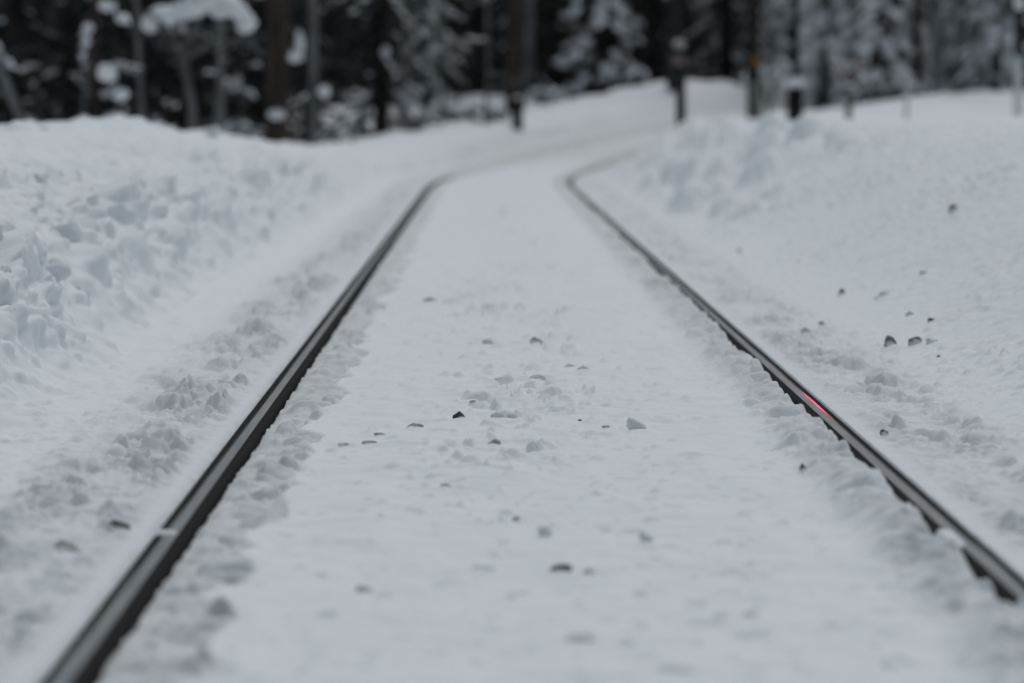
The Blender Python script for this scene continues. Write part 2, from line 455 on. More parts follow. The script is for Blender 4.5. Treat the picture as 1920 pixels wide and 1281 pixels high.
# loose lumps lying in the snow: place along the track, across it, width, height, kind, label
CLODS = [
    (9.901, -0.2163, 0.0330, 0.0275, 'd', 'almost black lump, the darkest between the rails'),
    (9.586, -0.3236, 0.0373, 0.0186, 'g', 'grey lump just left of the darkest lump between the rails'),
    (15.722, -0.3703, 0.0568, 0.0284, 'g', 'grey lump near the left rail, farthest sharp lump between the rails'),
    (9.139, -0.1282, 0.0279, 0.0305, 'g', 'grey ring-shaped lump below and right of the darkest lump'),
    (9.520, 0.2308, 0.0520, 0.0300, 'p', 'wide pale tent-shaped clod toward the right of the track bed'),
    (13.003, 0.0246, 0.0433, 0.0289, 'g', 'small grey pointed clod high up in the middle of the track bed'),
    (13.147, -0.1382, 0.0365, 0.0329, 'p', 'pale square clod left of the small grey pointed one'),
    (9.914, -0.1018, 0.0661, 0.0386, 'p', 'broad pale greenish clod in the centre of the track bed'),
    (11.702, 0.1541, 0.0358, 0.0293, 'p', 'pale upright clod right of the centre, above the tent-shaped one'),
    (11.859, 0.1102, 0.0264, 0.0165, 'p', 'little pale clod touching the left of the pale upright one'),
    (11.294, 0.0068, 0.0439, 0.0314, 'p', 'pale wedge-shaped clod above the broad greenish one'),
    (11.294, -0.1080, 0.0345, 0.0188, 'p', 'flat pale clod left of the pale wedge'),
    (10.243, -0.1759, 0.0228, 0.0156, 'g', 'tiny grey crumb just above the darkest lump'),
    (9.822, 0.0949, 0.0109, 0.0095, 'd', 'black speck between the greenish clod and the tent-shaped clod'),
    (9.586, 0.1559, 0.0186, 0.0107, 'g', 'thin grey crumb left of the tent-shaped clod'),
    (9.336, -0.4023, 0.0363, 0.0117, 'g', 'flat grey sliver near the left rail, upper of two'),
    (9.165, -0.4232, 0.0306, 0.0115, 'g', 'flat grey sliver near the left rail, lower of two'),
    (9.126, -0.4805, 0.0304, 0.0177, 'p', 'pale clod at the edge of the grey trough beside the left rail'),
    (8.140, -0.2325, 0.0204, 0.0170, 'd', 'small dark pebble alone on smooth snow below the darkest lump'),
    (7.509, -0.0866, 0.0146, 0.0146, 'g', 'round grey crumb near the middle of the lower track bed'),
    (7.115, -0.0361, 0.0257, 0.0257, 'p', 'blurred pale lump below the round grey crumb'),
    (6.603, -0.0136, 0.0367, 0.0220, 'd', 'dark blurred lump, largest dark one in the foreground'),
    (6.589, 0.0340, 0.0220, 0.0146, 'g', 'blurred grey lump right of the large dark foreground one'),
    (6.616, -0.1473, 0.0386, 0.0165, 'p', 'blurred pale lump left of the large dark foreground one'),
    (6.340, -0.3466, 0.0335, 0.0158, 'g', 'blurred grey lump low on the left side of the track bed'),
    (5.735, -0.0030, 0.0510, 0.0207, 'p', 'wide blurred pale arc of snow at the bottom of the track bed'),
    (7.036, 0.1503, 0.0274, 0.0293, 'p', 'upright blurred clod right of the foreground lumps'),
    (8.337, 0.5470, 0.0139, 0.0208, 'd', 'small dark crumb left of the right rail in front of the lip'),
    (5.985, 0.2669, 0.0266, 0.0183, 'p', 'blurred clod low down near the bottom right'),
    (12.293, 1.1571, 0.0478, 0.0546, 'r', 'dark-rimmed round lump, the larger of the pair on the right bank'),
    (12.201, 1.2221, 0.0441, 0.0305, 'r', 'dark-topped lump just right of the dark-rimmed round one'),
    (12.096, 1.2625, 0.0538, 0.0269, 'p', 'pale ridge touching the right side of the dark-topped lump'),
    (11.583, 1.2241, 0.0129, 0.0129, 'd', 'black speck below the pale ridge on the right bank'),
    (13.397, 1.3370, 0.0298, 0.0167, 'g', 'thin grey crumb above the pair of lumps on the right bank'),
    (12.871, 1.3524, 0.0250, 0.0250, 'd', 'dark wedge right of the thin grey crumb on the right bank'),
    (16.685, 1.8864, 0.0463, 0.0324, 'd', 'dark hooked crumb, highest one on the right bank'),
    (14.803, 1.5453, 0.0329, 0.0247, 'g', 'grey crumb halfway between the hooked crumb and the pair of lumps'),
    (15.206, 1.2659, 0.0253, 0.0338, 'd', 'upright dark crumb left of the pale arc on the right bank'),
    (14.514, 1.3633, 0.0847, 0.0403, 'p', 'pale arc-shaped clod on the right bank'),
    (20.331, 1.2036, 0.0339, 0.0339, 'g', 'lone grey crumb far up beyond the right rail'),
    (13.922, 1.0793, 0.0271, 0.0232, 'g', 'grey crumb between the right rail and the pair of lumps, upper of two'),
    (13.554, 0.9847, 0.0339, 0.0207, 'g', 'grey crumb between the right rail and the pair of lumps, lower of two'),
    (9.310, 0.8237, 0.0207, 0.0181, 'd', 'dark crumb close beside the right rail, below the red glint'),
    (11.728, -1.5116, 0.0114, 0.0114, 'd', 'black speck on the left snowbank'),
    (7.220, -0.8452, 0.0401, 0.0221, 'd', 'dark slanting sliver outside the left rail'),
    (6.839, -0.8934, 0.0665, 0.0323, 'g', 'long dark gouged clod outside the left rail, the larger of two dark ones there'),
    (14.067, -1.6896, 0.1172, 0.1016, 's', 'big snow block high on the left snowbank, largest of the blocks'),
    (13.134, -1.6516, 0.1094, 0.0839, 's', 'snow block just below the largest block on the left snowbank'),
    (13.331, -1.5578, 0.0630, 0.0741, 's', 'snow block right of and below the largest block on the left snowbank'),
    (11.715, -1.6148, 0.0488, 0.0814, 's', 'snow block cut by the left edge of the picture'),
    (15.516, -1.9436, 0.0603, 0.0560, 's', 'small snow block on the upper left snowbank, left of two'),
    (17.064, -1.9809, 0.0474, 0.0427, 's', 'small snow block on the upper left snowbank, right of two'),
    (20.900, -2.55, 0.0571, 0.0416, 's', 'snow knob on the crest of the left snowbank, leftmost of the row'),
    (23.100, -2.55, 0.0633, 0.0460, 's', 'snow knob on the crest under the slender brown trunk'),
    (24.500, -2.55, 0.0608, 0.0426, 's', 'snow knob on the crest just right of the slender brown trunk'),
    (28.300, -2.55, 0.0843, 0.0633, 's', 'snow knob on the crest left of the forked tree under its snow cap'),
    (29.550, -2.2360, 0.0821, 0.0739, 's', 'pointed snow knob on the crest right of the forked tree'),
]

# ------------------------------------------------------------------ terrain sheet, denser near the track
def axis(parts):
    out = []
    for a, b, d in parts:
        n = max(1, int(round((b - a) / d)))
        out.append(np.linspace(a, b, n, endpoint=False))
    return np.concatenate(out)

def build_ground():
    rows = list(np.linspace(-30, 3.0, 24, endpoint=False))
    s = 3.0
    while s < 120:
        rows.append(s)
        s += min(0.6, max(0.012 if s < 4.6 else 0.0035, 0.000145 * s * s))
    rows += list(np.linspace(121, 260, 40))
    S = np.array(rows)
    t_in = axis([(-2.9, -1.3, 0.0075), (-1.3, -0.85, 0.0045), (-0.85, -0.775, 0.003), (-0.775, -0.705, 0.002), (-0.705, -0.5, 0.003),
                 (-0.5, 0.5, 0.005), (0.5, 0.705, 0.003), (0.705, 0.775, 0.002), (0.775, 0.85, 0.003), (0.85, 1.3, 0.0045), (1.3, 3.2, 0.0075)])
    left = -2.9 - np.cumsum(np.minimum(0.01 * 1.06 ** np.arange(1, 130), 5))[::-1]
    right = 3.2 + np.cumsum(np.minimum(0.01 * 1.06 ** np.arange(0, 112), 4))
    T = np.concatenate([left[left > -220], t_in, right[right < 105]])
    ns, nt_ = len(S), len(T)
    s2, t2 = np.meshgrid(S, T, indexing='ij')
    Z = np.empty((ns, nt_), np.float32); D = np.empty_like(Z); H = np.empty_like(Z)
    for i in range(0, ns, 200):
        Z[i:i + 200], D[i:i + 200], H[i:i + 200] = terrain(s2[i:i + 200], t2[i:i + 200])
    for (cs, ct, w, h, k, lab) in CLODS:        # snow drifted against the foot of each loose lump
        if k == 's': continue
        i0, i1 = np.searchsorted(S, [cs - 4 * w, cs + 3 * w]); j0, j1 = np.searchsorted(T, [ct - 3 * w, ct + 3 * w])
        a = s2[i0:i1, j0:j1]; b = t2[i0:i1, j0:j1]
        Z[i0:i1, j0:j1] += 0.28 * h * np.exp(-((a - cs + .55 * w) / (1.0 * w)) ** 2 - ((b - ct) / (.75 * w)) ** 2) - 0.12 * h * np.exp(-((a - cs + 1.9 * w) / w) ** 2 - ((b - ct) / w) ** 2)
    X, Y, _ = track_xy(s2, t2 + H)
    co = np.stack([X, Y, Z], -1).reshape(-1, 3).astype(np.float32)
    idx = np.arange(ns * nt_, dtype=np.int32).reshape(ns, nt_)
    quads = np.stack([idx[:-1, :-1], idx[:-1, 1:], idx[1:, 1:], idx[1:, :-1]], -1).reshape(-1)
    me = bpy.data.meshes.new('snow_ground')
    nq = len(quads) // 4
    me.vertices.add(len(co)); me.vertices.foreach_set('co', co.ravel())
    me.loops.add(nq * 4); me.loops.foreach_set('vertex_index', quads)
    me.polygons.add(nq)
    me.polygons.foreach_set('loop_start', np.arange(0, nq * 4, 4, dtype=np.int32))
    me.polygons.foreach_set('use_smooth', np.ones(nq, dtype=bool))
    me.update(calc_edges=True)
    a = me.attributes.new('dirt_shade', 'FLOAT', 'POINT')
    a.data.foreach_set('value', D.ravel())
    me.materials.append(M_GROUND)
    print('ground', ns, nt_, len(co))
    o = link(bpy.data.objects.new('snow_ground', me))
    tag(o, kind='structure')

build_ground()

def gz(x, y):
    s, t = st_of(x, y)
    z, _, _ = terrain(np.array([[s]], float), np.array([[t]], float))
    return float(z[0, 0])

mb = MB()
mb.add([(-3000, -1500, -0.9), (3000, -1500, -0.9), (3000, 4500, -0.9), (-3000, 4500, -0.9)], [(0, 1, 2, 3)])
tag(mb.build('snow_field', M_SNOW), kind='structure')

# ------------------------------------------------------------------ rails
def sweep(section, ss, tc, closed, name, mat, parent):
    mb = MB()
    n = len(section)
    for s in ss:
        zt = float(track_z(s))
        for (dt, dz) in section:
            x, y, _ = track_xy(s, tc + dt)
            mb.v.append((float(x), float(y), zt + dz))
    m = n if closed else n - 1
    for i in range(len(ss) - 1):
        for k in range(m):
            k2 = (k + 1) % n
            mb.f.append((i * n + k, (i + 1) * n + k, (i + 1) * n + k2, i * n + k2))
    return mb.build(name, mat, parent, smooth=False)

RAIL_S = list(np.arange(-25, 36, 3.0)) + list(np.arange(36, 100, 1.0))
HEAD = [(-.031, -.008), (-.028, -.003), (-.020, -.0008), (0, 0), (.020, -.0008), (.028, -.003), (.031, -.008), (.031, -.030), (.024, -.036), (.008, -.044),
        (.008, -.105), (.055, -.118), (.055, -.128), (-.055, -.128), (-.055, -.118), (-.008, -.105), (-.008, -.044), (-.024, -.036), (-.031, -.030)]
HEAD = [(a * 1.08 if abs(a) > .02 and b > -.05 else a, b) for a, b in HEAD][::-1]
for sg, lab in ((-1, 'snow-edged steel rail running up the left side, with a straight bright crown'),
                (1, 'snow-edged steel rail on the right, with a red glint on its crown')):
    r = tag(thing('rail'), lab, 'rail', 'rails of the snowy track')
    sweep(HEAD, RAIL_S, sg * RAIL_T, True, 'rail_profile', M_STEEL, r)
    c = 0.002 if sg < 0 else -0.002
    band = [(c + q, 0.0006 - 3.2 * q * q) for q in (-.011, -.008, -.004, 0, .004, .008, .011)][::-1]
    sweep(band, RAIL_S, sg * RAIL_T, False, 'running_surface', M_POLISH, r)
    e0 = c + .011 * sg
    sweep([(e0 + .0045 * max(sg, 0), 0.0005), (e0 - .0045 * max(-sg, 0), 0.0005)], RAIL_S, sg * RAIL_T, False, 'polished_edge', M_EDGE, r)
    rs = random.Random(5 + sg)
    mb = MB()
    s = 5.0
    while s < 19:
        # little teeth of hoar frost on the lower inside edge of the head
        t0 = sg * (RAIL_T - HALF) - sg * 0.001
        zb = -0.016 - rs.uniform(0, .012) if sg < 0 else -0.010 - rs.uniform(0, 0.01)
        ln = rs.uniform(.004, .014); w = rs.uniform(.003, .008)
        x0, y0, _ = track_xy(s, t0); x1, y1, _ = track_xy(s + w, t0); x2, y2, _ = track_xy(s + rs.uniform(-.006, .012), t0 - sg * 0.003)
        x3, y3, _ = track_xy(s + w / 2, t0 - sg * 0.006)
        a, b, d, e = (x0, y0, zb - .012), (x1, y1, zb - .012), (x2, y2, zb - 0.012 + ln), (x3, y3, zb - .014)
        mb.add([tuple(map(float, p)) for p in (a, b, d, e)], [(0, 1, 2), (1, 3, 2), (3, 0, 2)])
        s += rs.uniform(.004, .016)
    mb.build('frost_edge', M_FROST, r, smooth=False)

# ------------------------------------------------------------------ trees
def bent(h, r0, r1, seed, lean=(0, 0), n=9, wob=0.05, z0=-0.6):
    rs = random.Random(seed); pts, rad = [], []
    wx = wy = 0.0
    for i in range(n):
        f = i / (n - 1)
        pts.append(Vector((lean[0] * f * h + wx, lean[1] * f * h + wy, z0 + f * (h - z0))))
        rad.append(r0 + (r1 - r0) * f)
        wx += rs.uniform(-wob, wob); wy += rs.uniform(-wob, wob)
    return pts, rad

def bough_curve(base, az, L, droop, lift, rs, n=6):
    pts = []
    for i in range(n):
        f = i / (n - 1)
        r = L * f * (1 - 0.12 * f)
        z = -droop * L * (f ** 1.2) + lift * L * f ** 3
        a = az + rs.uniform(-.08, .08)
        pts.append(Vector(base) + Vector((math.cos(a) * r, math.sin(a) * r, z)))
    return pts

def needles_along(mb, pts, rs, per=4, size=0.34):
    for i in range(1, len(pts)):
        a, b = pts[i - 1], pts[i]
        d = (b - a).normalized()
        side = d.cross(Vector((0, 0, 1))).normalized()
        fade = 1 - 0.45 * i / len(pts)
        for k in range(per):
            p = a.lerp(b, (k + rs.random()) / per)
            sg = 1 if k % 2 else -1
            ln = size * fade * rs.uniform(.6, 1.3); w = ln * rs.uniform(.22, .4)
            out = (side * sg * rs.uniform(.4, 1) + d * rs.uniform(.3, .9) + Vector((0, 0, -rs.uniform(.15, .8)))).normalized()
            e = p + out * ln
            wv = d.cross(out).cross(out).normalized() if rs.random() < .5 else d
            m = p.lerp(e, .55)
            mb.add([p, m + wv * w * .5, e, m - wv * w * .5], [(0, 1, 2, 3)])

def snow_along(mb, pts, rs, r=0.1, f0=0.2):
    m = len(pts) - 1
    f = f0
    while f < 0.98:                              # broken clumps, not one roll
        g = min(1.0, f + rs.uniform(.10, .34))
        if rs.random() < .75: snow_clump(mb, pts, rs, r, f, g)
        f = g + rs.uniform(.0, .10)

def snow_clump(mb, pts, rs, r, f0, f1):
    n = 5; q, rad = [], []
    m = len(pts) - 1
    for i in range(n):
        f = (f0 + (f1 - f0) * i / (n - 1)) * m
        j = min(int(f), m - 1)
        p = pts[j].lerp(pts[j + 1], f - j)
        k = r * (1 - .45 * f / m) * (0.35 + 0.9 * math.sin(math.pi * (0.12 + 0.78 * i / (n - 1)))) * rs.uniform(.55, 1.2)
        q.append(p + Vector((rs.uniform(-.03, .03), rs.uniform(-.03, .03), k * .45))); rad.append(k)
    rad[0] *= .4; rad[-1] *= .4
    mb.tube(q, rad, 6, True, 0.6)

def spruce_meshes(h, R, low, seed, snow=0.6, snow_r=0.1, droop=0.55, needle=M_NEEDLE, bark=M_BARK, size=.36, dense=1.0, r0=None):
    rs = random.Random(seed)
    tp, tr = bent(h, r0 or h * 0.016 + .02, 0.015, seed, wob=0.03)
    t = MB(); t.tube(tp, tr, 9)
    fo, sn = MB(), MB()
    z = low
    while z < h - 0.25:
        f = (z - low) / (h - low)
        L0 = R * (1 - f) ** .8 + 0.12
        nb = 6 if f < .6 else 5
        a0 = rs.uniform(0, 6.28)
        for k in range(nb):
            if rs.random() < 0.12: continue
            L = L0 * rs.uniform(.65, 1.15)
            az = a0 + k * 6.283 / nb + rs.uniform(-.3, .3)
            dr = droop * rs.uniform(.7, 1.3) * (1 - .5 * f)
            pts = bough_curve((0, 0, z + rs.uniform(-.15, .15)), az, L, dr, .18, rs)
            fo.tube(pts, [.022, .02, .016, .012, .009, .005], 4, False)
            needles_along(fo, pts, rs, int(11 * dense), size * .62 * (1 - .4 * f))
            if rs.random() < snow:
                snow_along(sn, pts, rs, snow_r * rs.uniform(.6, 1.3) * (1 - .4 * f), rs.uniform(.1, .5))
        z += (0.40 + 0.10 * rs.random()) * (1 - .35 * f)
    return [('trunk', t.mesh('trunk', bark)), ('snowy_foliage', fo.mesh2('snowy_foliage', needle, sn, M_SNOW))]

def bare_meshes(h, r0, seed, bark, branches=14, low=2.5, snow=.3, reach=1.2, twig=M_TWIG, lean=(0, 0), wob=.04):
    rs = random.Random(seed)
    tp, tr = bent(h, r0, r0 * .25, seed, lean, 10, wob)
    t = MB(); t.tube(tp, tr, 12)
    res = [('trunk', t.mesh('trunk', bark))]
    for k in range(branches):
        br, sn = MB(), MB()
        z = low + (h - low) * (k + rs.random()) / branches
        f = (z + .6) / (h + .6) * 9; j = min(int(f), 8)
        p = tp[j].lerp(tp[j + 1], f - j)
        L = reach * rs.uniform(.5, 1.2) * (1 - .5 * z / h)
        az = rs.uniform(0, 6.28)
        pts = bough_curve(p, az, L, rs.uniform(-.2, .5), .15, rs)
        br.tube(pts, [.03, .024, .018, .013, .009, .005], 5, False)
        for q in range(4):
            i = rs.randint(2, 5)
            p2 = bough_curve(pts[i], az + rs.uniform(-1, 1), L * .4, rs.uniform(-.3, .4), .1, rs, 4)
            br.tube(p2, [.010, .008, .006, .003], 4, False)
        if rs.random() < snow: snow_along(sn, pts, rs, .06, .2)
        res.append(('branch', br.mesh2('branch', twig, sn, M_SNOW)))
    return res

def place(name, meshes, px, d, label, group=None, rz=0.0, sc=1.0, dz=0.0, cat='tree'):
    x = (px - 910) / 7200.0 * d
    o = thing(name, (x, d, gz(x, d) + dz), rz)
    o.scale = (sc, sc, sc)
    for n, me in meshes:
        link(bpy.data.objects.new(n, me), o)
    return tag(o, label, cat, group)

G_DEEP = 'dark spruces deep in the forest'
G_GREY = 'snow-grey spruces on the right of the forest'
SP = [spruce_meshes(11, 1.9, .5, 1, .16, .08), spruce_meshes(8.5, 1.6, .3, 2, .2, .09), spruce_meshes(13, 2.3, .9, 3, .14, .08), spruce_meshes(10, 2.0, .4, 4, .05, .06)]
SG = [spruce_meshes(10, 1.8, .2, 5, .95, .18, .8, M_FROST_NEEDLE), spruce_meshes(12, 2.1, .3, 6, .95, .17, .9, M_FROST_NEEDLE), spruce_meshes(8, 1.5, .2, 7, 1, .17, .7, M_FROST_NEEDLE)]

rs = random.Random(77)
# deep rows: dark on the left and in the middle, frosted grey on the right
def row(d, p0, p1, step, protos, label, group):
    p = p0
    while p < p1:
        o = place('spruce_tree', rs.choice(protos), p + rs.uniform(-.3, .3) * step, d + rs.uniform(-2.5, 2.5), label, group, rs.uniform(0, 6.28), rs.uniform(.85, 1.2), -.1)
        p += step
for d, st in ((62, 130), (70, 120), (80, 110)):
    row(d, -260, 600 + (d - 62) * 4, st, SP[:2] + SP[3:] + SP[3:], 'dark spruce of the blurred forest behind the left snowbank', 'dark spruces behind the left snowbank')
for d, st in ((86, 120), (95, 110), (104, 100)):
    row(d, 520, 1480, st, SP, 'dark spruce deep in the blurred forest beyond the curve', G_DEEP)
for d, st in ((88, 105), (97, 95), (106, 90)):
    row(d, 1490, 2260, st, SG + SP[:1], 'snow-grey spruce in the pale right-hand part of the blurred forest', G_GREY)

# everything further in reads as one dark mass
def far_forest():
    rs = random.Random(9); mb = MB(); nf = []
    for k in range(230):
        d = rs.uniform(108, 142); x = rs.uniform(-26, 34); h = rs.uniform(9, 15); zb = .6
        mb.tube([(x, d, zb - 1), (x, d, zb + h)], [.2, .04], 6, False)
        nf += [0] * 6
        for q in range(46):
            z = zb + h * (rs.random() ** 1.15); R = 2.2 * (1 - (z - zb) / h) + .2
            a = rs.uniform(0, 6.28); r0 = R * rs.uniform(.1, .5)
            p = Vector((x + math.cos(a) * r0, d + math.sin(a) * r0, z)); e = Vector((x + math.cos(a) * R, d + math.sin(a) * R, z - .5 * R))
            w = Vector((-math.sin(a), math.cos(a), 0)) * R * .35
            m = p.lerp(e, .6)
            mb.add([p, m + w, e, m - w], [(0, 1, 2, 3)]); nf.append(0)
            if rs.random() < .22:
                up = Vector((0, 0, .08))
                mb.add([p + up, m + w * .5 + up, e + up, m - w * .5 + up], [(0, 1, 2, 3)]); nf.append(1)
    o = mb.build('distant_forest', M_NEEDLE, None, False)
    o.data.materials.append(M_FROST_NEEDLE)
    o.data.polygons.foreach_set('material_index', np.array(nf, np.int32))
    tag(o, 'dark mass of distant spruce forest closing the view', 'forest', None, 'stuff')
far_forest()

THIN = [bare_meshes(6, .035, 50 + i, M_GREYBARK, 16, .4, .5, .9, lean=(.05 * (i - 1), 0)) for i in range(3)]
for i in range(11):
    p = -60 + i * 96 + rs.uniform(-22, 22)
    place('bare_sapling', THIN[i % 3], p, rs.uniform(56, 68) + max(0, p - 500) * .02, 'thin frosted grey sapling among the dark spruces of the blurred forest', 'thin saplings in the blurred forest', rs.uniform(0, 6), 1.0, -.2, 'sapling')

# ---- the trees one can tell apart, left to right
def px2m(px, d): return px / 7200.0 * d
t = place('bare_tree', bare_meshes(7, .07, 21, M_GREYBARK, 10, 1.2, .4, 1.2, lean=(-.42, 0)), 138, 46, 'grey dead tree leaning to the left across the top left corner', dz=-.2)
t = place('bare_tree', bare_meshes(9, px2m(8, 44), 22, M_BROWN, 9, 3.2, .2, 1.0, wob=.02), 180, 44, 'slender brown trunk with a snowy bough, standing behind the crest of the left snowbank')
def bough(parent, pts, r, seed, name='snowy_bough'):
    rs = random.Random(seed)
    m = MB(); P = [Vector(p) for p in pts]
    m.tube(P, [.03 * (1 - .75 * i / (len(P) - 1)) for i in range(len(P))], 6); needles_along(m, P, rs, 5, .22)
    b = m.build(name, M_NEEDLE, parent, False)
    s = MB(); snow_along(s, P, rs, r, .1); s.build('snow_load', M_SNOW, b)
def dz_of(o, y):                                # height above the thing's base of a point at picture row y
    return .8 + (205 - y) / 7200.0 * o.location.y - o.location.z
k = 44 / 7200.
bough(t, [(0, 0, dz_of(t, 10)), (.25 * 1, -.1, dz_of(t, 28)), (.40, -.2, dz_of(t, 48)), (.56, -.25, dz_of(t, 72))], .11, 1)
bough(t, [(0, 0, dz_of(t, 40)), (-.06, -.25, dz_of(t, 70)), (-.08, -.3, dz_of(t, 100)), (-.09, -.3, dz_of(t, 130))], .06, 2)
# small snow-laden sapling right of it
t = place('spruce_sapling', spruce_meshes(1.5, .55, .15, 23, .5, .05, .7, M_FROST_NEEDLE, size=.2, r0=.03), 222, 43, 'knee-high sapling with two round snow clumps, just right of the slender brown trunk', cat='sapling')
m = MB(); m.blob((px2m(-16, 43), -.2, dz_of(t, 136)), (.115, .11, .10), 3); m.build('snow_clump', M_SNOW, t)
m = MB(); m.blob((px2m(10, 43), -.2, dz_of(t, 180)), (.09, .09, .07), 4); m.build('snow_clump', M_SNOW, t)
t = place('bare_tree', bare_meshes(5, px2m(8, 48), 24, M_GREYBARK, 6, 1.6, .3, .8), 268, 48, 'thin grey trunk between the snow-clumped sapling and the forked tree under its snow cap')
# forked little tree bowed under a big cap of snow
d = 45.0
x = px2m(355 - 910, d)
t = tag(thing('bowed_tree', (x, d, gz(x, d))), 'small grey tree forking under a broad white cap of snow', 'tree')
zz = lambda y: dz_of(t, y)
m = MB()
m.tube([(0.03, 0, -.3), (px2m(6, d), 0, zz(200)), (px2m(-3, d), 0, zz(150)), (px2m(-8, d), 0, zz(108))], [.055, .05, .048, .05], 10)
m.build('trunk', M_GREYBARK, t)
m = MB()
m.tube([(px2m(-6, d), 0, zz(112)), (px2m(-24, d), 0, zz(80)), (px2m(-55, d), -.1, zz(40)), (px2m(-75, d), -.1, zz(22))], [.05, .04, .03, .02], 7)
m.tube([(px2m(-8, d), 0, zz(110)), (px2m(30, d), 0, zz(90)), (px2m(75, d), -.1, zz(50)), (px2m(110, d), -.1, zz(45))], [.04, .035, .025, .015], 7)
m.tube([(px2m(-12, d), 0, zz(95)), (px2m(10, d), .1, zz(55)), (px2m(35, d), .1, zz(12))], [.04, .03, .02], 7)
rs2 = random.Random(4)
for q in range(16):
    a = Vector((px2m(rs2.uniform(-60, 100), d), rs2.uniform(-.3, .3), zz(rs2.uniform(25, 60))))
    needles_along(m, [a, a + Vector((rs2.uniform(-.3, .3), rs2.uniform(-.2, .2), -.25))], rs2, 5, .2)
m.build('branches', M_TWIG, t)
m = MB()
cap = [(-62, 38, 22, 16), (-45, 25, 24, 18), (-30, 35, 20, 18), (-12, 22, 26, 20), (8, 12, 28, 22), (30, 5, 28, 20), (52, -2, 30, 18), (75, 6, 24, 18), (92, 20, 20, 18), (104, 36, 18, 16), (112, 50, 16, 14),
       (-70, 52, 14, 10), (-22, 52, 16, 12), (62, 22, 22, 14), (-78, 50, 10, 9), (20, -16, 40, 16), (60, -22, 36, 14)]
for i, (cx, cy, rx, ry) in enumerate(cap):
    m.blob((px2m(cx, d), rs2.uniform(-.12, .12), zz(cy)), (px2m(rx, d), px2m(rx, d), px2m(ry, d) * .9), 30 + i, 2, .35)
m.build('snow_cap', M_SNOW, t)

t = place('bare_tree', bare_meshes(6, px2m(9, 52), 25, M_GREYBARK, 8, 1.4, .6, .8), 410, 52, 'pale grey trunk behind the foot of the snow-capped forked tree')
t = place('spruce_sapling', spruce_meshes(1.45, .42, .1, 26, .8, .07, .9, M_FROST_NEEDLE, size=.22, r0=.03), 450, 53, 'low frosted sapling beside the broad dark trunk', cat='sapling')
t = place('pine_tree', bare_meshes(14, px2m(23, 55), 27, M_BROWN, 10, 3.5, .2, 1.6, wob=.015), 521, 55, 'broad dark brown trunk with a pale patch of snow near its foot')
m = MB(); m.blob((0, -px2m(23, 55) * .86, dz_of(t, 215)), (px2m(17, 55), .05, px2m(10, 55)), 5, 2, .15); m.build('snow_patch', M_SNOW, t)
t = place('bare_tree', bare_meshes(10, px2m(10, 57), 28, M_GREYBARK, 10, 2.8, .3, .9, wob=.02), 590, 57, 'straight grey trunk right of the broad dark brown one')
for i, (cx, cy, rx, ry) in enumerate(((-35, 108, 16, 9), (-26, 80, 9, 22), (20, 172, 13, 12))):
    m = MB(); m.tube([(0, 0, dz_of(t, cy - 10)), (px2m(cx, 57), -.15, dz_of(t, cy + 4))], [.02, .012], 5); tw = m.build('twig', M_GREYBARK, t)
    m = MB(); m.blob((px2m(cx, 57), -.15, dz_of(t, cy)), (px2m(rx, 57), .08, px2m(ry, 57)), 60 + i); m.build('snow_clump', M_SNOW, tw)
t = place('spruce_tree', spruce_meshes(7.5, 1.25, .9, 29, .4, .08, .9, size=.4), 715, 63, 'dark spruce with drooping boughs left of the middle, over the lowest part of the bank')
t = place('spruce_tree', spruce_meshes(8, 1.1, .9, 30, .25, .07, .9, M_FROST_NEEDLE), 800, 74, 'frosted narrow spruce left of the brown trunk in the middle')
t = place('bare_tree', bare_meshes(9, px2m(4, 72), 31, M_GREYBARK, 8, 3, .2, .7, wob=.02), 834, 72, 'very thin grey trunk between the frosted narrow spruce and the middle brown trunk')
t = place('pine_tree', bare_meshes(15, px2m(19, 76), 32, M_BROWN, 9, 4.2, .2, 1.6, wob=.015), 966, 76, 'brown trunk in the middle, behind the lone dark post')
t = place('bare_tree', bare_meshes(10, px2m(10, 84), 33, M_GREYBARK, 8, 3, .3, .8, wob=.02), 992, 84, 'grey trunk close behind the brown trunk in the middle')
t = place('spruce_tree', spruce_meshes(6, 1.35, .15, 34, 1, .22, 1.0, size=.4), 1128, 84, 'dark young spruce with big drooping snow-laden boughs, right of the middle')
t = place('bare_tree', bare_meshes(12, px2m(14, 78), 35, M_BLACK, 10, 3.4, .2, 1.0, wob=.02), 1262, 78, 'dark trunk directly behind the black post with the small box', dz=0)
t = place('spruce_tree', spruce_meshes(7, 1.2, .2, 36, .9, .11, 1.0, M_FROST_NEEDLE), 1335, 90, 'frosted spruce between the black post and the trunk with the orange mark')
t = place('pine_tree', bare_meshes(14, px2m(12, 72), 37, M_BARK, 9, 4, .2, 1.4, wob=.012), 1411, 72, 'black trunk with a small orange paint mark')
m = MB(); r_ = px2m(12, 72) + .006
zc = dz_of(t, 114)
vs = []
for i in range(9):
    a = -math.pi / 2 - .2 + i * .16
    for h_ in (-.075, .075):
        vs.append((r_ * math.cos(a), r_ * math.sin(a), zc + h_ * (1 - .25 * abs(i - 4) / 4)))
m.add(vs, [(2 * i, 2 * i + 2, 2 * i + 3, 2 * i + 1) for i in range(8)]); m.build('paint_mark', M_ORANGE, t)
t = place('spruce_tree', spruce_meshes(6.5, 1.5, .2, 38, 1, .21, 1.1, M_FROST_NEEDLE), 1545, 84, 'snow-laden spruce with long drooping boughs behind the signal mast')
t = place('spruce_tree', spruce_meshes(5.5, 1.2, .2, 39, 1, .22, 1.0), 1640, 82, 'heavily snow-laden dark spruce behind the short wooden post')
t = place('bare_tree', bare_meshes(10, px2m(9, 86), 40, M_BARK, 8, 3, .2, .8, wob=.02), 1718, 86, 'dark thin trunk left of the two pale grey trunks on the right')
